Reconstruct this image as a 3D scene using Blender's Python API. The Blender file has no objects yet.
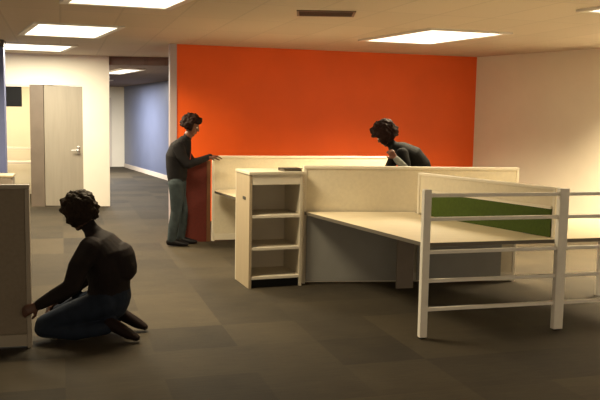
import bpy, bmesh, math, random
from mathutils import Vector, Matrix, noise
random.seed(4)
S = bpy.context.scene
C = S.collection
V = Vector

# ------------------------------------------------------------------ materials
def lin(c):
    return tuple((v/255/12.92 if v/255 <= .04045 else ((v/255+.055)/1.055)**2.4) for v in c)

def mat(name, rgb, rough=.6, metal=0., var=0., scale=8., bump=0., bscale=120., stretch=None, spec=.4):
    m = bpy.data.materials.new(name); m.use_nodes = True
    nt = m.node_tree; b = nt.nodes['Principled BSDF']
    b.inputs['Roughness'].default_value = rough; b.inputs['Metallic'].default_value = metal
    b.inputs['Specular IOR Level'].default_value = spec
    b.inputs['Base Color'].default_value = (*rgb, 1)
    tc = nt.nodes.new('ShaderNodeTexCoord')
    mp = nt.nodes.new('ShaderNodeMapping')
    nt.links.new(tc.outputs['Object'], mp.inputs['Vector'])
    if stretch: mp.inputs['Scale'].default_value = stretch
    if var:
        n = nt.nodes.new('ShaderNodeTexNoise'); n.inputs['Scale'].default_value = scale; n.inputs['Detail'].default_value = 4
        r = nt.nodes.new('ShaderNodeValToRGB')
        r.color_ramp.elements[0].position = .3; r.color_ramp.elements[1].position = .7
        r.color_ramp.elements[0].color = (*[max(0, c*(1-var)) for c in rgb], 1)
        r.color_ramp.elements[1].color = (*[min(1, c*(1+var)) for c in rgb], 1)
        nt.links.new(mp.outputs[0], n.inputs['Vector']); nt.links.new(n.outputs['Fac'], r.inputs['Fac'])
        nt.links.new(r.outputs['Color'], b.inputs['Base Color'])
    if bump:
        n2 = nt.nodes.new('ShaderNodeTexNoise'); n2.inputs['Scale'].default_value = bscale
        bp = nt.nodes.new('ShaderNodeBump'); bp.inputs['Strength'].default_value = bump; bp.inputs['Distance'].default_value = .004
        nt.links.new(mp.outputs[0], n2.inputs['Vector']); nt.links.new(n2.outputs['Fac'], bp.inputs['Height'])
        nt.links.new(bp.outputs['Normal'], b.inputs['Normal'])
    return m

def emit(name, rgb, strength):
    m = bpy.data.materials.new(name); m.use_nodes = True
    b = m.node_tree.nodes['Principled BSDF']
    b.inputs['Base Color'].default_value = (.8, .8, .78, 1)
    b.inputs['Emission Color'].default_value = (*rgb, 1); b.inputs['Emission Strength'].default_value = strength
    return m

ANG = math.radians(17)
def carpet_mat():
    """carpet tiles: 0.6 m squares laid quarter-turned, each a slightly different brown, with a fine ribbed pile"""
    m = bpy.data.materials.new('carpet_tiles'); m.use_nodes = True
    nt = m.node_tree; N = nt.nodes; L = nt.links; b = N['Principled BSDF']
    b.inputs['Roughness'].default_value = .85; b.inputs['Specular IOR Level'].default_value = .25
    tc = N.new('ShaderNodeTexCoord'); mp = N.new('ShaderNodeMapping'); mp.inputs['Rotation'].default_value = (0, 0, -ANG)
    L.new(tc.outputs['Object'], mp.inputs['Vector'])
    sc = N.new('ShaderNodeVectorMath'); sc.operation = 'SCALE'; sc.inputs['Scale'].default_value = 1/.6
    L.new(mp.outputs[0], sc.inputs[0])
    fl = N.new('ShaderNodeVectorMath'); fl.operation = 'FLOOR'; L.new(sc.outputs[0], fl.inputs[0])
    wn = N.new('ShaderNodeTexWhiteNoise'); wn.noise_dimensions = '2D'; L.new(fl.outputs[0], wn.inputs['Vector'])
    n = N.new('ShaderNodeTexNoise'); n.inputs['Scale'].default_value = 1.4; n.inputs['Detail'].default_value = 5; L.new(mp.outputs[0], n.inputs['Vector'])
    st = N.new('ShaderNodeMapping'); st.inputs['Scale'].default_value = (2.2, 26, 1); L.new(mp.outputs[0], st.inputs['Vector'])
    n2 = N.new('ShaderNodeTexNoise'); n2.inputs['Scale'].default_value = 2; n2.inputs['Detail'].default_value = 3; L.new(st.outputs[0], n2.inputs['Vector'])
    a = N.new('ShaderNodeMath'); a.operation = 'MULTIPLY'; a.inputs[1].default_value = .30; L.new(wn.outputs['Value'], a.inputs[0])
    a2 = N.new('ShaderNodeMath'); a2.operation = 'MULTIPLY_ADD'; a2.inputs[1].default_value = .45; L.new(n.outputs['Fac'], a2.inputs[0]); L.new(a.outputs[0], a2.inputs[2])
    a3 = N.new('ShaderNodeMath'); a3.operation = 'MULTIPLY_ADD'; a3.inputs[1].default_value = .35; L.new(n2.outputs['Fac'], a3.inputs[0]); L.new(a2.outputs[0], a3.inputs[2])
    r = N.new('ShaderNodeValToRGB'); e = r.color_ramp.elements
    e[0].position = .30; e[0].color = (.015, .0115, .0064, 1); e[1].position = .82; e[1].color = (.056, .043, .024, 1)
    L.new(a3.outputs[0], r.inputs['Fac']); L.new(r.outputs['Color'], b.inputs['Base Color'])
    nb = N.new('ShaderNodeTexNoise'); nb.inputs['Scale'].default_value = 260; L.new(tc.outputs['Object'], nb.inputs['Vector'])
    bp = N.new('ShaderNodeBump'); bp.inputs['Strength'].default_value = .4; bp.inputs['Distance'].default_value = .004
    L.new(nb.outputs['Fac'], bp.inputs['Height']); L.new(bp.outputs['Normal'], b.inputs['Normal'])
    return m

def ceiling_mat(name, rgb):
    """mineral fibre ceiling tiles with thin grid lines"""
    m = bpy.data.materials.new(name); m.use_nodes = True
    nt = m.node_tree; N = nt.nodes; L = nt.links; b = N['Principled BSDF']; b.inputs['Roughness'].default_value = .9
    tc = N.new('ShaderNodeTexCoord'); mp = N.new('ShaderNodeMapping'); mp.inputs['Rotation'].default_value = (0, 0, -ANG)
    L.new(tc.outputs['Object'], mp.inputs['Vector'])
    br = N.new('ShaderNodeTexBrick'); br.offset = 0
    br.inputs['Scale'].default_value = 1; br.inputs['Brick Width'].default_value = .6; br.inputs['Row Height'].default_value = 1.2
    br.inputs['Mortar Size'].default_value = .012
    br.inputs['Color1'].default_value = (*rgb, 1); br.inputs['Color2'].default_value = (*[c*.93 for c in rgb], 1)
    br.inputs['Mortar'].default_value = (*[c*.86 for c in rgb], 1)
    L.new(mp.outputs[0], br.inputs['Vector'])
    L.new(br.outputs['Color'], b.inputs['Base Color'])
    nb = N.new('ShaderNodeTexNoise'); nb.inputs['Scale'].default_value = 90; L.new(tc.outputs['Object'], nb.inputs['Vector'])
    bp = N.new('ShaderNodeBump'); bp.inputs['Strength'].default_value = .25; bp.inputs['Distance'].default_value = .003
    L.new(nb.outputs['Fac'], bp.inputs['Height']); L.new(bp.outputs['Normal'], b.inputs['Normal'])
    return m

M = dict(
    carpet=carpet_mat(),
    ceiling=ceiling_mat('ceiling_tiles', (.68, .58, .46)),
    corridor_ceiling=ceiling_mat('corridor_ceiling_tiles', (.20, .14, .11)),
    orange=mat('orange_paint', (.80, .105, .004), .55, var=.04, scale=2, bump=.05),
    white=mat('cream_white_paint', (.80, .74, .60), .6, var=.03, scale=2, bump=.05),
    blue=mat('blue_paint', (.11, .135, .28), .5, var=.05, scale=2),
    blue2=mat('blue_grey_paint', (.12, .145, .24), .35, var=.05, scale=2),
    trim=mat('pale_trim', (.62, .55, .47), .5),
    mauve=mat('mauve_grey_post', (.40, .33, .34), .5),
    brown=mat('brown_jamb', (.15, .115, .08), .5, var=.1, scale=4),
    darkbase=mat('dark_skirting', (.06, .05, .04), .5),
    door=mat('beige_door', (.30, .26, .19), .45, var=.06, scale=3, stretch=(8, 8, .6)),
    chrome=mat('brushed_metal', (.6, .58, .54), .3, 1.),
    panel=mat('cream_panel_fabric', (.66, .59, .44), .75, var=.04, scale=30, bump=.25, bscale=300),
    cap=mat('white_metal_cap', (.72, .66, .53), .4),
    desk=mat('cream_laminate', (.70, .61, .43), .35, var=.05, scale=3, stretch=(1, 9, 1)),
    edge=mat('dark_edge_band', (.12, .105, .08), .5),
    green=mat('green_pin_board', (.046, .076, .003), .85, var=.12, scale=40, bump=.3, bscale=350),
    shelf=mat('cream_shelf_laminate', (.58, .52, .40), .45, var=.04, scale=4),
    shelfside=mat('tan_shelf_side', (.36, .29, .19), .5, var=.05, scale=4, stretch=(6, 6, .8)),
    black=mat('black_plastic', (.010, .010, .010), .6, spec=.1),
    dark=mat('dark_card', (.05, .045, .035), .6),
    metal=mat('pale_painted_steel', (.80, .77, .68), .38, var=.03, scale=10),
    grey=mat('grey_panel_fabric', (.19, .158, .115), .8, var=.06, scale=40, bump=.3, bscale=300),
    greycap=mat('grey_panel_cap', (.28, .245, .19), .5),
    greyunder=mat('grey_under_panel', (.27, .265, .24), .6, var=.04, scale=6),
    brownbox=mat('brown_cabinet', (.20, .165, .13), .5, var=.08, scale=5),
    redboard=mat('dark_red_fabric', (.10, .012, .006), .8, var=.1, scale=30, bump=.25, bscale=300),
    rededge=mat('brown_board_edge', (.13, .055, .02), .6),
    skin=mat('brown_skin', (.075, .032, .019), .5, var=.06, scale=20),
    skin2=mat('tan_skin', (.11, .040, .022), .5, var=.06, scale=20),
    hair=mat('dark_hair', (.014, .008, .004), .7, var=.3, scale=60, bump=.6, bscale=90, spec=.12),
    hair2=mat('dark_brown_hair', (.016, .006, .004), .7, var=.3, scale=60, bump=.6, bscale=90, spec=.12),
    jacket=mat('dark_jacket', (.011, .008, .008), .8, var=.25, scale=9, bump=.4, bscale=60, spec=.12),
    jacket2=mat('charcoal_jacket', (.011, .010, .011), .8, var=.25, scale=9, bump=.4, bscale=60, spec=.12),
    jacket3=mat('black_jacket', (.006, .006, .006), .8, var=.25, scale=9, bump=.4, bscale=60, spec=.12),
    jeans=mat('dark_blue_jeans', (.013, .019, .032), .85, var=.2, scale=14, bump=.3, bscale=200, spec=.12),
    jeans2=mat('grey_blue_jeans', (.034, .044, .048), .85, var=.2, scale=14, bump=.3, bscale=200, spec=.12),
    red=mat('red_shirt', (.30, .018, .010), .8),
    greyshirt=mat('grey_sleeve', (.17, .18, .17), .8, var=.1, scale=20),
    shoe=mat('dark_brown_shoe', (.009, .004, .0035), .6, spec=.12),
    shoe2=mat('black_shoe', (.010, .009, .010), .5, spec=.12),
    eyewhite=mat('eye_white', (.6, .57, .52), .3),
    lip=mat('lip', (.20, .06, .045), .5),
    lamp=emit('lamp_diffuser', (1, .90, .70), 3.2),
    lampfar=emit('corridor_lamp_diffuser', (1, .92, .78), 2.2),
    lampframe=mat('white_lamp_frame', (.75, .70, .62), .4),
    vent=mat('dark_vent', (.035, .028, .020), .5),
)

# ------------------------------------------------------------------ mesh helpers
def finish(name, bm, m, parent=None, bevel=0., smooth=False):
    bmesh.ops.recalc_face_normals(bm, faces=bm.faces[:])
    me = bpy.data.meshes.new(name); bm.to_mesh(me); bm.free()
    o = bpy.data.objects.new(name, me); C.objects.link(o)
    for x in (m if isinstance(m, (list, tuple)) else [m]): me.materials.append(x)
    if smooth:
        for p in me.polygons: p.use_smooth = True
    if parent:
        o.parent = parent; o.matrix_parent_inverse = parent.matrix_world.inverted() if False else Matrix.Translation(-parent.location)
    if bevel:
        md = o.modifiers.new('bevel', 'BEVEL'); md.width = bevel; md.segments = 2; md.limit_method = 'ANGLE'
    return o

def prism(bm, poly, z0, z1):
    lo = [bm.verts.new((x, y, z0)) for x, y in poly]; hi = [bm.verts.new((x, y, z1)) for x, y in poly]
    n = len(poly)
    bm.faces.new(lo[::-1]); bm.faces.new(hi)
    for i in range(n): bm.faces.new((lo[i], lo[(i+1) % n], hi[(i+1) % n], hi[i]))

class Line:
    """a run on the floor from p to q; s = metres along it, t = metres to its left"""
    def __init__(s, p, q):
        s.p = V((*p, 0)); s.q = V((*q, 0)); s.d = (s.q-s.p); s.len = s.d.length; s.d.normalize(); s.n = V((-s.d.y, s.d.x, 0))
    def pt(s, a, b): v = s.p+s.d*a+s.n*b; return (v.x, v.y)
    def box(s, bm, a0, a1, b0, b1, z0, z1): prism(bm, [s.pt(a0, b0), s.pt(a1, b0), s.pt(a1, b1), s.pt(a0, b1)], z0, z1)
    def mk(s, name, m, boxes, parent=None, bevel=0.):
        bm = bmesh.new()
        for b in boxes: s.box(bm, *b)
        return finish(name, bm, m, parent, bevel)

def empty(name, loc, label, cat, group=None):
    o = bpy.data.objects.new(name, None); C.objects.link(o); o.location = loc; o.empty_display_size = .1
    return tag(o, label, cat, group)
def tag(o, label, cat, group=None):
    o['label'] = label; o['category'] = cat
    if group: o['group'] = group
    return o
def struct(o, label=None, cat=None):
    o['kind'] = 'structure'
    if label: o['label'] = label; o['category'] = cat
    return o

# ------------------------------------------------------------------ setting
H = 2.7
bm = bmesh.new(); prism(bm, [(-10, -3), (8, -3), (8, 29), (-10, 29)], -.1, 0)
struct(finish('floor', bm, M['carpet']), 'brown grey carpet tile floor of the office', 'floor')
bm = bmesh.new(); prism(bm, [(-10, -3), (8, -3), (8, 14.2), (-10, 14.2)], H, H+.1)
struct(finish('ceiling', bm, M['ceiling']), 'cream tiled ceiling of the main office', 'ceiling')
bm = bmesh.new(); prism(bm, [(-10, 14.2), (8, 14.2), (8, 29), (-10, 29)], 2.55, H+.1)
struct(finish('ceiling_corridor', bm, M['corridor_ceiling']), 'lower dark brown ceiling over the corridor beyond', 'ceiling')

WB = Line((-1.84, 11.57), (2.86, 12.96))       # orange wall
struct(WB.mk('wall_back', M['orange'], [(0, WB.len, 0, .14, 0, H)]), 'bright orange painted wall at the back', 'wall')
struct(WB.mk('trim_1', M['mauve'], [(-.10, 0.0, -.015, .155, 0, H)]), 'pale post at the left end of the orange wall', 'trim')
struct(WB.mk('baseboard_back', M['darkbase'], [(0, WB.len-.01, -.012, 0, 0, .08)]), 'dark skirting along the orange wall', 'baseboard')
WR = Line((2.86, 12.96), (6.4, 7.9))
struct(WR.mk('wall_right', M['white'], [(0, WR.len, 0, .14, 0, H)]), 'cream white wall on the right', 'wall')
struct(WR.mk('baseboard_right', M['darkbase'], [(.02, WR.len, -.012, 0, 0, .08)]), 'dark skirting along the white right wall', 'baseboard')
# white wall with the doorway, left
WL = Line((-9.5, 12.90), (-3.46, 14.12))
o0, o1 = 4.02, 5.70                              # the doorway
struct(WL.mk('wall_left', M['white'], [(0, o0, 0, .14, 0, H), (o1, WL.len, 0, .14, 0, H), (o0, o1, 0, .14, 2.16, H)]), 'cream white wall with a wide doorway on the left', 'wall')
# double doorway: brown jamb post, closed leaf with a handle, open side showing the room behind
struct(WL.mk('trim_2', M['brown'], [(4.80, 5.03, -.01, .12, 0, 2.155)]), 'brown jamb post in the doorway', 'trim')
dr = struct(WL.mk('door_1', M['door'], [(5.035, o1-.004, .03, .075, .012, 2.15)]), 'closed beige door leaf in the white wall', 'door')
h = bmesh.new(); WL.box(h, 5.61, 5.63, -.03, .029, 1.0, 1.02); WL.box(h, 5.50, 5.63, -.045, -.028, 1.0, 1.02); WL.box(h, 5.598, 5.642, .015, .03, .94, 1.08)
finish('door_handle', h, M['chrome'], dr, .003)
struct(WL.mk('trim_3', M['trim'], [(o0, 4.80, -.012, .13, 2.12, 2.158)]), 'pale door head over the open side of the doorway', 'trim')
# room behind the doorway
RB = Line((-10, 15.2), (-4.50, 16.28))
struct(RB.mk('wall_room_back', M['white'], [(0, RB.len, 0, .1, 0, 2.549)]), 'cream wall of the room beyond the doorway', 'wall')
RS = Line((-4.46, 14.08), (-4.48, 16.27))
struct(RS.mk('wall_room_right', M['white'], [(0, RS.len-.05, 0, .1, 0, 2.549)]), 'cream partition wall hidden behind the beige door', 'wall')
# blue pillar on the far left
BP = Line((-8.5, 10.15), (-4.30, 11.36))
struct(BP.mk('wall_side', M['blue'], [(0, BP.len, 0, .3, 0, H)]), 'blue wall end at the left edge', 'wall')
struct(BP.mk('trim_4', M['darkbase'], [(0, BP.len+.01, -.01, .31, 2.6, H-.002)]), 'dark band along the top of the blue wall end', 'trim')
# corridor beyond
CB = Line((-5.65, 25.0), (-1.2, 15.2))
struct(CB.mk('wall_corridor', M['blue2'], [(0, CB.len, 0, .12, 0, 2.549)]), 'blue grey wall along the far corridor', 'wall')
struct(CB.mk('baseboard_corridor', M['trim'], [(.02, CB.len, -.015, 0, 0, .12)]), 'pale skirting along the blue corridor wall', 'baseboard')
CE = Line((-9.5, 24.1), (-5.6, 25.2))
struct(CE.mk('wall_end', M['white'], [(0, CE.len, 0, .1, 0, 2.549)]), 'pale wall at the far end of the corridor', 'wall')
d2 = struct(CE.mk('door_2', M['blue2'], [(2.55, 3.45, -.03, 0, .01, 2.1)]), 'grey door at the far end of the corridor', 'door')
CE.mk('door_frame', M['trim'], [(2.45, 2.55, -.05, 0, 0, 2.2), (3.45, 3.55, -.05, 0, 0, 2.2), (2.55, 3.45, -.05, 0, 2.1, 2.2)], d2)
bmh = bmesh.new(); CE.box(bmh, 3.33, 3.40, -.09, -.031, 1.0, 1.03); finish('door_handle', bmh, M['chrome'], d2)

# ------------------------------------------------------------------ ceiling lights and vent
AD = V((math.cos(ANG), math.sin(ANG), 0)); BD = V((-math.sin(math.radians(26)), math.cos(math.radians(26)), 0))
def quad(bm, c, hu, hv, z0, z1):
    c = V(c)
    prism(bm, [tuple((c+AD*u+BD*v).xy) for u, v in ((-hu, -hv), (hu, -hv), (hu, hv), (-hu, hv))], z0, z1)
def light(x, y, label, power, z=H, hu=.42, hv=.65, far=False, col=(1, .82, .53), spread=150):
    t = empty('ceiling_light', (x, y, z), label, 'ceiling light', 'ceiling light panels')
    bm = bmesh.new()
    w = .035
    for (du, dv, su, sv) in ((0, -hv, hu+w, w), (0, hv, hu+w, w), (-hu, 0, w, hv-w), (hu, 0, w, hv-w)):
        c = V((x, y, 0))+AD*du+BD*dv; quad(bm, c, su, sv, z-.022, z-.001)
    finish('frame', bm, M['lampframe'], t)
    bm = bmesh.new(); quad(bm, (x, y, 0), hu-w, hv-w, z-.014, z-.002)
    finish('diffuser', bm, M['lampfar' if far else 'lamp'], t)
    ld = bpy.data.lights.new('lamp', 'AREA'); ld.shape = 'RECTANGLE'; ld.size = 2*hu-.1; ld.size_y = 2*hv-.1
    ld.energy = power; ld.color = col; ld.spread = math.radians(spread)
    lo = bpy.data.objects.new('lamp', ld); C.objects.link(lo); lo.parent = t; lo.location = (0, 0, -.03); lo.rotation_euler = (0, 0, math.radians(21))
    return t
light(-1.46, 6.92, 'bright ceiling light panel cut off by the top left of the picture, nearest one', 135, hu=.48, hv=.72)
light(-2.93, 9.92, 'middle bright ceiling light panel of the row on the left', 185, hu=.48, hv=.74)
light(-4.32, 12.40, 'farthest panel of the left ceiling light row, before the white wall', 170, hu=.62, hv=.60, spread=180, col=(1, .90, .70))
light(1.60, 9.90, 'large ceiling light panel in front of the orange wall on the right', 150, hu=.50, hv=.78, spread=128)
light(3.30, 6.93, 'ceiling light panel cut off at the right edge of the picture', 50, hu=.45, spread=124)
light(4.62, 9.22, 'added ceiling light panel beside the right wall, out of view, brightening that wall', 330, hu=.40, spread=116)  # added out-of-view lamp that brightens the right wall
light(-5.6, 14.6, 'added light panel in the room beyond the doorway, hidden by the wall above it', 70, z=2.55, hu=.35, hv=.22, far=True, spread=180)  # added hidden lamp so the open side of the doorway reads bright
light(-3.68, 16.1, 'dim light panel in the dark corridor ceiling beyond the white wall', 170, z=2.55, hu=.20, hv=.95, far=True, col=(1, .92, .80), spread=180)
light(-5.6, 21.0, 'added fill light panel deep in the corridor, hidden by the white wall', 380, z=2.55, hu=.3, hv=1.0, far=True, col=(1, .94, .86), spread=180)  # added unseen lamp, lifts the corridor floor and blue wall
t = empty('ceiling_vent', (.225, 7.93, H), 'dark slotted air vent in the ceiling above the bookcase', 'vent')
def vq(x0, x1, y0, y1, z0, z1, bm):
    prism(bm, [(.225+x0, 7.93+y0), (.225+x1, 7.93+y0), (.225+x1, 7.93+y1), (.225+x0, 7.93+y1)], z0, z1)
bm = bmesh.new()
for b in ((-.29, .29, -.19, -.165), (-.29, .29, .165, .19), (-.29, -.265, -.165, .165), (.265, .29, -.165, .165)): vq(*b, H-.012, H-.001, bm)
finish('frame', bm, M['brown'], t)
bm = bmesh.new(); vq(-.265, .265, -.165, .165, H-.004, H-.001, bm); finish('backing', bm, M['black'], t)
for k in range(7):
    bm = bmesh.new(); y = -.14+k*.0465; vq(-.265, .265, y, y+.018, H-.011, H-.0045, bm); finish('slat', bm, M['vent'], t)

# ------------------------------------------------------------------ office partitions
def partition(line, h, label, thick=.06, body='panel', cap='cap', posts=True, s0=0, base=True, group=None):
    L = line; t = empty('office_partition', (*L.pt(L.len/2, 0), 0), label, 'partition', group)
    L.mk('panel', M[body], [(s0+.03, L.len-.03, -thick/2+.008, thick/2-.008, .10, h-.03)], t, .004)
    L.mk('top_cap', M[cap], [(s0, L.len, -thick/2, thick/2, h-.03, h)], t, .005)
    L.mk('base_rail', M[cap], [(s0+.03, L.len-.03, -thick/2, thick/2, .015, .10)], t, .004)
    for a in (s0, L.len-.03):
        L.mk('end_post', M[cap], [(a, a+.03, -thick/2, thick/2, 0, h-.03)], t, .004)
    return t
P1 = Line((.03, 7.74), (2.24, 8.02))
partition(P1, 1.185, 'long cream partition behind the open bookcase and the front desks', thick=.07)
P3 = Line((-1.17, 10.32), (1.30, 11.06))
partition(P3, 1.14, 'cream partition standing in front of the orange wall')
PL = Line((-3.4, 5.02), (-1.89, 5.42))
partition(PL, 1.16, 'grey fabric partition at the left edge beside the kneeling person', thick=.07, body='grey', cap='greycap')
# divider with the green pin board
DV = Line((2.052, 6.185), (1.175, 7.66))
t = empty('desk_screen', (*DV.pt(DV.len/2, 0), .731), 'low cream divider with a green pin board between the two front desks', 'divider')
DV.mk('panel', M['panel'], [(.02, DV.len-.03, -.018, .018, .745, 1.115)], t, .004)
DV.mk('top_cap', M['cap'], [(0, DV.len, -.025, .025, 1.115, 1.14)], t, .004)
for a in (0, DV.len-.03): DV.mk('end_post', M['cap'], [(a, a+.03, -.025, .025, .731, 1.115)], t, .004)
zt, zb = .965, .736
gb = DV.mk('pin_board', M['green'], [(.031, DV.len-.14, .019, .036, zb, zt)], t, .002); gb['label'] = 'green pin board'
DV.mk('pin_board_trim', M['cap'], [(.031, DV.len-.13, .019, .040, zt, zt+.02)], t)
for a in (.3, DV.len-.3): DV.mk('clamp', M['metal'], [(a-.04, a+.04, -.016, .016, .731, .745)], t)

# ------------------------------------------------------------------ desks
def desk(poly, z, label, legs, uprights=()):
    cx = sum(p[0] for p in poly)/len(poly); cy = sum(p[1] for p in poly)/len(poly)
    t = empty('office_desk', (cx, cy, 0), label, 'desk', 'office desks')
    bm = bmesh.new(); prism(bm, poly, z-.028, z); finish('desktop', bm, M['desk'], t)
    bm = bmesh.new()
    n = len(poly)
    for i in range(n):
        p = V(poly[i]); q = V(poly[(i+1) % n]); l = Line(p, q); l.box(bm, -.001, l.len+.001, -.003, .0005, z-.030, z-.0015)
    e = finish('edge_band', bm, M['edge'], t); e['label'] = 'dark edge band'
    for (x, y) in legs:
        bm = bmesh.new(); prism(bm, [(x-.02, y-.02), (x+.02, y-.02), (x+.02, y+.02), (x-.02, y+.02)], 0, z-.028)
        finish('leg', bm, M['metal'], t, .004)
    for (p, q, z0, nm, mm) in uprights:
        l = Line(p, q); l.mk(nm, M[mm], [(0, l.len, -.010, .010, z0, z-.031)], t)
    return t
desk([(.05, 7.695), (.95, 5.83), (2.095, 6.16), (1.175, 7.66), (1.155, 7.835)], .73, 'cream desk left of the green pin board divider', [],
     [((.96, 7.56), (1.13, 7.60), .0, 'brown_strip', 'brownbox'), ((.07, 7.685), (1.13, 7.82), .03, 'under_panel', 'greyunder')])  # brown strip and grey sheet standing under the desktop, before the partition
desk([(1.184, 7.670), (2.108, 6.171), (3.25, 6.50), (2.92, 7.47), (2.26, 7.97), (1.174, 7.846)], .73, 'cream desk right of the green pin board divider, behind the metal frame', [(2.89, 7.41)],
     [((1.20, 7.828), (2.08, 7.94), .03, 'under_panel', 'greyunder')])
desk([(-1.10, 10.02), (-.62, 8.95), (.60, 9.32), (.35, 10.68), (-1.07, 10.28)], .70, 'cream desk in the back row in front of the orange wall', [(-.55, 9.05), (.5, 9.40)])

# ------------------------------------------------------------------ bare metal partition frame
FR = Line((.945, 5.80), (2.07, 6.12))
t = empty('partition_frame', (*FR.pt(FR.len/2, 0), 0), 'bare pale metal partition frame of posts and rails in front of the desks', 'metal frame')
bay = FR.len
for k, s in enumerate((0, bay, 2*bay+.05)):
    w = .030 if k == 0 else .042
    FR.mk('post', M['metal'], [(s-w, s+w, -.03, .02, .012, 1.14)], t, .005)
    FR.mk('foot', M['black'], [(s-w*.7, s+w*.7, -.02, .012, 0, .012)], t)
for b in range(2):
    a0 = b*bay+.0425; a1 = (b+1)*bay-.0425+.05*b
    if b == 0: a0 = .0305
    for z in (1.095, .915, .665, .445, .225):
        FR.mk('rail', M['metal'], [(a0, a1, -.018, .008, z-.014, z+.014)], t, .003)

# ------------------------------------------------------------------ open bookcase
BC = Line((-.485, 7.416), (.03, 7.604))
t = empty('bookcase', (*BC.pt(.26, .16), 0), 'open cream bookcase with three compartments standing before the desk partition', 'bookcase')
W = BC.len; D = .50; hb = 1.135
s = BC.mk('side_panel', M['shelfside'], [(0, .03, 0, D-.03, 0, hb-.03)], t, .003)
# the left side leans back to the wall with a small finger grip
g = BC.mk('grip', M['dark'], [(-.004, 0.0, .12, .22, hb-.28, hb-.25)], s)
BC.mk('side_panel', M['shelf'], [(W-.03, W, 0, D-.03, 0, hb-.03)], t, .003)
BC.mk('back_panel', M['shelf'], [(.0, W, D-.03, D-.008, .0, hb-.03)], t)
BC.mk('top_panel', M['shelf'], [(-.006, W+.006, -.01, D, hb-.03, hb)], t, .004)
BC.mk('front_rail', M['cap'], [(.03, W-.03, .004, .022, hb-.125, hb-.031)], t)
for z in (.10, .385, .70):
    BC.mk('shelf', M['cap'], [(.03, W-.03, .003, D-.03, z-.014, z+.014)], t, .002)
BC.mk('plinth', M['black'], [(.03, W-.03, .03, .05, 0, .086)], t)
fo = empty('folder', (*BC.pt(.40, .12), hb), 'thin dark folder lying on the bookcase top', 'folder')
BC.mk('cover', M['dark'], [(.35, W-.004, .02, .19, hb+.001, hb+.006), (.35, W-.004, .02, .19, hb+.024, hb+.029), (.35, W-.004, .186, .19, hb+.006, hb+.024)], fo)
pg = BC.mk('pages', M['grey'], [(.36, W-.012, .025, .185, hb+.0065, hb+.0235)], fo); pg['label'] = 'grey paper pages'

# ------------------------------------------------------------------ far left pieces
KB = Line((-6.2, 9.95), (-3.93, 10.6))
t = empty('low_cabinet', (*KB.pt(KB.len/2, .2), 0), 'low brown cabinet behind the grey partition, below the blue wall end', 'cabinet')
KB.mk('body', M['brownbox'], [(0, KB.len, 0, .42, 0, .78)], t, .004)
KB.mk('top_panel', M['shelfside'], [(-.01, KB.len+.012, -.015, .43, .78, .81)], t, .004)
for k in range(3):
    d = KB.mk('door', M['brownbox'], [(KB.len-.74*(k+1)+.005, KB.len-.74*k-.005, -.018, -.001, .06, .77)], t, .003)
    KB.mk('handle', M['chrome'], [(KB.len-.74*k-.07, KB.len-.74*k-.05, -.035, -.018, .5, .62)], d)
sg = empty('wall_monitor', (-5.1, 14.2, 1.9), 'small black screen hanging in the doorway against the white wall', 'screen')
WL.mk('housing', M['black'], [(4.40, 4.66, .02, .07, 1.77, 2.119)], sg, .006)
WL.mk('screen', M['black'], [(4.415, 4.645, .017, .0205, 1.79, 2.10)], sg)
SU = Line((-5.9, 14.75), (-4.75, 14.98))
t = empty('side_table', (*SU.pt(.6, .2), 0), 'pale table with a raised shelf seen through the open side of the doorway', 'table')
SU.mk('tabletop', M['trim'], [(0, SU.len, 0, .45, .70, .74)], t, .004)
SU.mk('shelf', M['trim'], [(0, SU.len, .25, .45, .96, 1.0)], t, .003)
for a, b in ((.02, .02), (SU.len-.07, .02), (.02, .38), (SU.len-.07, .38)):
    SU.mk('leg', M['brown'], [(a, a+.05, b, b+.05, 0, .70)], t)
for a in (.05, SU.len-.09): SU.mk('upright', M['brown'], [(a, a+.03, .33, .36, .74, .96)], t)

# dark red board held upright by the standing person
RBD = Line((-1.55, 10.185), (-1.19, 10.285))
t = empty('loose_board', (*RBD.pt(.2, 0), 0), 'loose dark red board held upright by the standing person', 'board')
RBD.mk('fabric_face', M['redboard'], [(0, RBD.len-.05, -.02, .02, 0, 1.07)], t, .004)
e = RBD.mk('edge_strip', M['rededge'], [(RBD.len-.05, RBD.len, -.025, .025, 0, 1.078)], t, .004); e['label'] = 'brown edge strip'

# ------------------------------------------------------------------ people
def ring_loft(bm, pts, side, seg=26):
    """closed tapering tube through pts = [(pos, half_width, half_depth)], rounded ends; side = width axis"""
    P = [V(p[0]) for p in pts]; rings = []; side = V(side)
    n = len(P)
    def fr(i):
        t = (P[min(i+1, n-1)]-P[max(i-1, 0)]).normalized()
        s_ = (side-t*side.dot(t))
        if s_.length < 1e-3: s_ = t.orthogonal()
        s_.normalize(); return t, s_, t.cross(s_)
    def add(c, w, d, s_, u): rings.append([bm.verts.new(c+s_*(w*math.cos(a))+u*(d*math.sin(a))) for a in [2*math.pi*k/seg for k in range(seg)]])
    t, s_, u = fr(0); r = min(pts[0][1:3])
    tips = [bm.verts.new(P[0]-t*r)]
    for a in (60, 30): ca, sa = math.cos(math.radians(a)), math.sin(math.radians(a)); add(P[0]-t*r*sa, pts[0][1]*ca, pts[0][2]*ca, s_, u)
    for i in range(n): t, s_, u = fr(i); add(P[i], pts[i][1], pts[i][2], s_, u)
    r = min(pts[-1][1:3])
    for a in (30, 60): ca, sa = math.cos(math.radians(a)), math.sin(math.radians(a)); add(P[-1]+t*r*sa, pts[-1][1]*ca, pts[-1][2]*ca, s_, u)
    tips.append(bm.verts.new(P[-1]+t*r))
    for a, b in zip(rings, rings[1:]):
        for k in range(seg): bm.faces.new((a[k], a[(k+1) % seg], b[(k+1) % seg], b[k]))
    for k in range(seg):
        bm.faces.new((tips[0], rings[0][(k+1) % seg], rings[0][k])); bm.faces.new((tips[1], rings[-1][k], rings[-1][(k+1) % seg]))

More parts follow.
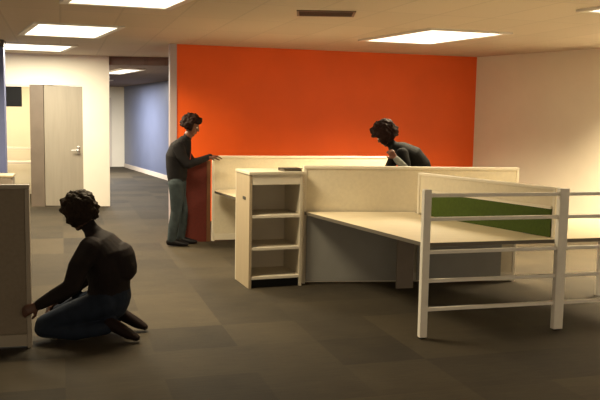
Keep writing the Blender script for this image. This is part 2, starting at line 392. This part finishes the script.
def ellipsoid(bm, c, f, u, s_, rf, ru, rs, sub=3):
    r = bmesh.ops.create_icosphere(bm, subdivisions=sub, radius=1)
    for v in r['verts']: q = v.co.copy(); v.co = V(c)+f*(q.x*rf)+u*(q.z*ru)+s_*(q.y*rs)

class Figure:
    def __init__(s, mats): s.bm = bmesh.new(); s.segs = []; s.mats = mats
    def tube(s, m, pts, side=(0, 0, 1)):
        ring_loft(s.bm, pts, side)
        for a, b in zip(pts, pts[1:]): s.segs.append((V(a[0]), V(b[0]), max(a[1:3]), max(b[1:3]), m))
    def ball(s, m, c, f, u, sd, rf, ru, rs):
        ellipsoid(s.bm, c, f, u, sd, rf, ru, rs); s.segs.append((V(c), V(c)+u*.001, (rf+ru+rs)/3, (rf+ru+rs)/3, m))
    def hand(s, m, wrist, knuckle, palm_n, curl=.9, thumb=1, L=.17):
        """palm and five jointed fingers; palm_n = direction the palm faces"""
        w = V(wrist); d = (V(knuckle)-w).normalized(); n = V(palm_n); n = (n-d*n.dot(d)).normalized(); sd = d.cross(n)*thumb
        k = w+d*L*.5
        s.tube(m, [(w, .024, .020), (w+d*L*.25, .034, .017), (k, .040, .014)], sd)
        for i, ln in enumerate((.068, .078, .073, .058)):
            b = k-d*.012+sd*(.030-.020*i); p = [b]; a = .15
            for q, fr_ in enumerate((.48, .30, .26)):
                a += curl*(.35, .55, .5)[q]
                p.append(p[-1]+(d*math.cos(a)+n*math.sin(a))*ln*fr_)
            s.tube(m, [(p[0], .0100, .0100), (p[1], .0094, .0094), (p[2], .0087, .0087), (p[3], .0078, .0078)], sd)
        b = w+d*L*.16+sd*.024
        p1 = b+(d*.55+sd*.7+n*.35).normalized()*.042; p2 = p1+(d*.8+sd*.2+n*.5).normalized()*.034
        s.tube(m, [(b, .014, .014), (p1, .012, .012), (p2, .0095, .0095)], n)
    def head(s, m, c, f, up_, k=1.):
        f = V(f).normalized(); u = V(up_); u = (u-f*u.dot(f)).normalized(); sd = u.cross(f); c = V(c)
        s.hc, s.hf, s.hu, s.hs, s.hk = c, f, u, sd, k
        s.ball(m, c+u*.02*k-f*.008*k, f, u, sd, .096*k, .098*k, .076*k)           # skull
        s.ball(m, c-u*.045*k+f*.030*k, f, u, sd, .062*k, .072*k, .058*k)          # jaw
        s.ball(m, c-u*.100*k+f*.062*k, f, u, sd, .022*k, .018*k, .026*k)          # chin
        s.tube(m, [(c+u*.018*k+f*.086*k, .011*k, .010*k), (c-u*.022*k+f*.106*k, .016*k, .014*k)], sd)  # nose
        s.ball(m, c+u*.030*k+f*.078*k, f, u, sd, .014*k, .009*k, .050*k)          # brow
        s.ball(m, c-u*.058*k+f*.086*k, f, u, sd, .012*k, .010*k, .026*k)          # mouth
        for e in (-1, 1): s.ball(m, c-u*.005*k-f*.005*k+sd*(e*.076*k), f, u, sd, .020*k, .032*k, .010*k)
    def build(s, label, loc, hair, hair_shape, voxel=.0075, zmin=0.004):
        me = bpy.data.meshes.new('tmp'); bmesh.ops.recalc_face_normals(s.bm, faces=s.bm.faces[:]); s.bm.to_mesh(me); s.bm.free()
        t = bpy.data.objects.new('tmp', me); C.objects.link(t)
        md = t.modifiers.new('r', 'REMESH'); md.mode = 'VOXEL'; md.voxel_size = voxel
        sm = t.modifiers.new('s', 'SMOOTH'); sm.factor = .5; sm.iterations = 3
        dg = bpy.context.evaluated_depsgraph_get(); dg.update()
        new = bpy.data.meshes.new_from_object(t.evaluated_get(dg)); bpy.data.objects.remove(t)
        new.name = 'person'
        for v in new.vertices:
            if v.co.z < zmin: v.co.z = zmin
        for m in s.mats: new.materials.append(m)
        for p in new.polygons:
            c = p.center; best = 9; bi = 0
            for a, b, ra, rb, mi in s.segs:
                d = b-a; q = max(0, min(1, (c-a).dot(d)/max(d.length_squared, 1e-9)))
                x = (c-(a+d*q)).length-(ra+(rb-ra)*q)
                if x < best: best = x; bi = mi
            p.material_index = bi; p.use_smooth = True
        loc = V(loc); new.transform(Matrix.Translation(-loc))
        o = bpy.data.objects.new('person', new); C.objects.link(o); o.location = loc
        tag(o, label, 'person')
        # eyes and lips
        c, f, u, sd, k = s.hc, s.hf, s.hu, s.hs, s.hk
        for e in (-1, 1):
            b = bmesh.new(); ec = c+u*.012*k+f*.081*k+sd*(e*.031*k); ellipsoid(b, ec, f, u, sd, .012, .010, .013, 2)
            eo = finish('eye', b, M['eyewhite'], o, smooth=True)
            b = bmesh.new(); ellipsoid(b, ec+f*.009, f, u, sd, .004, .006, .006, 2); finish('iris', b, M['black'], eo, smooth=True)
        b = bmesh.new(); ellipsoid(b, c-u*.058*k+f*.095*k, f, u, sd, .006, .007, .022, 2); finish('lips', b, M['lip'], o, smooth=True)
        # hair: one curly mass hugging the skull, open over the face and under the jaw
        b = bmesh.new(); th, fx, fz, low, bump = hair_shape
        r = bmesh.ops.create_icosphere(b, subdivisions=5, radius=1)
        sst = lambda a, z, x: (lambda t: t*t*(3-2*t))(max(0, min(1, (x-a)/(z-a))))
        hc = c+u*.022*k-f*.012*k
        for v in r['verts']:
            q = v.co.normalized()
            face = sst(fx-.18, fx+.12, q.x)*(1-sst(fz-.15, fz+.15, q.z))
            under = 1-sst(low-.2, low+.1, q.z)
            hide = max(face, under)
            w_ = 1+bump*(noise.noise(q*3.1)*.16+noise.noise(q*7)*.10+noise.noise(q*15)*.05)
            g_ = (1-hide)*w_+hide*.52
            v.co = hc+f*(q.x*(.104+th)*g_)+u*(q.z*(.108+th)*g_)+sd*(q.y*(.086+th)*g_)
        h_ = finish('hair', b, hair, o, smooth=True)
        return o

# --- person kneeling on the left, sitting back on the heels, facing left to the grey partition
F = Figure([M['skin'], M['jacket'], M['jeans'], M['shoe']])
SK, JK, JN, SH = range(4)
sx = (0, 1, 0)
F.tube(JK, [((-1.415, 5.70, .30), .19, .155), ((-1.405, 5.70, .40), .185, .15), ((-1.41, 5.70, .52), .195, .165), ((-1.43, 5.70, .63), .205, .165), ((-1.48, 5.70, .72), .17, .115), ((-1.515, 5.70, .775), .075, .07)], sx)
F.tube(JK, [((-1.32, 5.70, .62), .15, .10), ((-1.30, 5.70, .52), .14, .10)], sx)                      # jacket bunched at the back
F.tube(JN, [((-1.41, 5.70, .27), .19, .15), ((-1.40, 5.70, .33), .185, .155)], sx)
F.tube(SK, [((-1.515, 5.70, .775), .058, .058), ((-1.575, 5.70, .865), .055, .055)], sx)
F.tube(JK, [((-1.50, 5.55, .70), .085, .08), ((-1.565, 5.46, .57), .076, .070), ((-1.60, 5.41, .44), .064, .060)], (1, 0, 0))
F.tube(JK, [((-1.60, 5.41, .44), .064, .060), ((-1.70, 5.375, .385), .056, .053), ((-1.805, 5.35, .325), .042, .040)], (0, 1, 0))
F.hand(SK, (-1.815, 5.348, .320), (-1.93, 5.330, .268), (0, .9, -.35), curl=.6, thumb=1)
F.tube(JK, [((-1.46, 5.87, .70), .075, .07), ((-1.53, 5.92, .55), .064, .06), ((-1.60, 5.93, .42), .054, .052)], (1, 0, 0))
F.tube(JK, [((-1.60, 5.93, .42), .054, .052), ((-1.70, 5.83, .34), .048, .046), ((-1.79, 5.72, .27), .038, .036)], (0, 1, 0))
F.hand(SK, (-1.80, 5.71, .262), (-1.87, 5.62, .20), (0, -.5, -.8), curl=.5, thumb=-1)
for y0, y1 in ((5.595, 5.565), (5.805, 5.865)):
    F.tube(JN, [((-1.41, y0, .285), .115, .105), ((-1.62, (y0+y1)/2, .215), .098, .092), ((-1.845, y1, .125), .074, .070)], sx)       # thigh
    F.tube(JN, [((-1.855, y1, .092), .070, .066), ((-1.62, y1, .080), .074, .070), ((-1.40, y1, .105), .052, .050)], sx)            # shin
    F.tube(SH, [((-1.37, y1, .150), .040, .046), ((-1.325, y1, .115), .044, .048), ((-1.23, y1, .060), .046, .040), ((-1.175, y1, .034), .040, .024)], sx)  # shoe, toes bent under
F.head(SK, (-1.622, 5.70, .928), (-.86, .34, -.38), (-.35, 0, 1))
afro = (.036, .62, .10, -.80, 1.0)
F.build('person kneeling in dark jacket and blue jeans, reaching to the grey partition', (-1.5, 5.7, 0), M['hair'], afro)

# --- person standing by the orange wall, facing right, hands on the red board
F = Figure([M['skin2'], M['jacket2'], M['jeans2'], M['shoe2'], M['red']])
RD = 4
F.tube(JN, [((-1.575, 9.94, .80), .165, .115), ((-1.575, 9.94, .90), .16, .115)], sx)
F.tube(JK, [((-1.575, 9.94, .88), .172, .125), ((-1.58, 9.94, 1.00), .175, .135), ((-1.575, 9.94, 1.14), .195, .145), ((-1.545, 9.94, 1.26), .19, .12), ((-1.49, 9.94, 1.335), .085, .075)], sx)
F.tube(RD, [((-1.43, 9.94, 1.12), .07, .03), ((-1.435, 9.94, 1.24), .075, .04), ((-1.445, 9.94, 1.325), .062, .05)], sx)
F.tube(SK, [((-1.47, 9.94, 1.33), .056, .056), ((-1.425, 9.94, 1.43), .054, .054)], sx)
for e in (-1, 1):
    y = 9.94+e*.20; ye = y-.05 if e > 0 else y-.05
    F.tube(JK, [((-1.53, y, 1.275), .075, .07), ((-1.48, (y+ye)/2, 1.15), .066, .064), ((-1.40, ye, 1.055), .056, .054)], (1, 0, 0))
    yw = 9.97+e*.10 if e < 0 else 10.20
    F.tube(JK, [((-1.40, ye, 1.055), .056, .054), ((-1.28, (ye+yw)/2, 1.095), .048, .044), ((-1.185, yw, 1.135), .038, .036)], (0, 1, 0))
    F.hand(SK, (-1.175, yw, 1.136), (-1.05, yw+.02, 1.136), (0, 0, -1), curl=.35, thumb=-e)
legs = ((9.84, -1.57, -1.625), (10.04, -1.52, -1.545))
for y, xk, xa in legs:
    F.tube(JN, [((-1.57, y, .80), .098, .100), ((-1.565, y, .64), .088, .088), ((xk, y, .445), .066, .070), ((xa+.02, y, .25), .064, .066), ((xa, y, .095), .056, .058)], sx)
    F.tube(SH, [((xa-.035, y, .052), .042, .044), ((xa+.05, y, .050), .046, .046), ((xa+.15, y, .034), .046, .030), ((xa+.20, y, .030), .036, .022)], sx)
F.head(SK, (-1.395, 9.94, 1.53), (.92, -.05, -.38), (.3, 0, 1))
curly = (.030, .52, .32, -.62, 1.0)
F.build('person standing before the orange wall in a charcoal jacket, holding a red board', (-1.58, 9.94, 0), M['hair2'], curly)

# --- person bending behind the long partition
F = Figure([M['skin2'], M['jacket3'], M['jeans'], M['shoe2'], M['greyshirt']])
GS = 4
F.tube(JN, [((1.43, 9.0, .93), .165, .12), ((1.40, 9.0, 1.02), .165, .125)], sx)
F.tube(JK, [((1.41, 9.0, .99), .172, .13), ((1.36, 9.0, 1.12), .18, .145), ((1.27, 9.0, 1.235), .20, .14), ((1.15, 9.0, 1.31), .18, .10), ((1.075, 9.0, 1.335), .085, .07)], sx)
F.tube(SK, [((1.08, 9.0, 1.34), .056, .056), ((1.00, 9.0, 1.415), .054, .054)], sx)
F.tube(JK, [((1.14, 8.80, 1.275), .072, .068), ((1.17, 8.74, 1.17), .062, .060), ((1.19, 8.70, 1.07), .054, .052)], (1, 0, 0))
F.tube(GS, [((1.19, 8.70, 1.07), .050, .050), ((1.13, 8.65, 1.15), .046, .044), ((1.06, 8.64, 1.22), .038, .036)], (0, 1, 0))
F.hand(SK, (1.055, 8.64, 1.228), (.99, 8.66, 1.31), (-.3, .9, 0), curl=.9, thumb=1)
F.tube(JK, [((1.14, 9.20, 1.275), .072, .068), ((1.08, 9.25, 1.14), .062, .060), ((1.02, 9.25, 1.02), .054, .052)], (1, 0, 0))
F.tube(GS, [((1.02, 9.25, 1.02), .050, .050), ((.95, 9.18, .95), .044, .042), ((.89, 9.10, .90), .036, .034)], (0, 1, 0))
F.hand(SK, (.885, 9.095, .895), (.82, 9.0, .86), (0, 0, -1), curl=.6, thumb=1)
for y in (8.90, 9.10):
    F.tube(JN, [((1.43, y, .93), .10, .102), ((1.42, y, .72), .088, .088), ((1.39, y, .50), .066, .070), ((1.42, y, .28), .064, .066), ((1.44, y, .095), .056, .058)], sx)
    F.tube(SH, [((1.475, y, .052), .042, .044), ((1.39, y, .050), .046, .046), ((1.29, y, .034), .046, .030), ((1.24, y, .030), .036, .022)], sx)
F.head(SK, (.965, 9.0, 1.475), (-.72, .42, -.55), (-.5, 0, .8))
F.build('person in a black jacket bending over behind the long cream partition', (1.40, 9.0, 0), M['hair2'], (.050, .55, .15, -.75, 1.0))

# ------------------------------------------------------------------ camera, world, view
cam = bpy.data.cameras.new('camera'); co = bpy.data.objects.new('camera', cam); C.objects.link(co)
cam.sensor_width = 36; cam.lens = 36*780/600; cam.clip_end = 100
co.matrix_world = Matrix.Translation((0, 0, 1.65)) @ Matrix.Rotation(math.radians(90-5.97), 4, 'X') @ Matrix.Rotation(math.radians(1.0), 4, 'Z')
S.camera = co
w = bpy.data.worlds.new('world'); S.world = w; w.use_nodes = True
w.node_tree.nodes['Background'].inputs['Color'].default_value = (1, .80, .56, 1)
w.node_tree.nodes['Background'].inputs['Strength'].default_value = .95  # warm fill added, enters through the open back of the room
S.view_settings.view_transform = 'Standard'; S.view_settings.look = 'None'; S.view_settings.gamma = 1
S.view_settings.use_curve_mapping = False
S.view_settings.exposure = 0.0
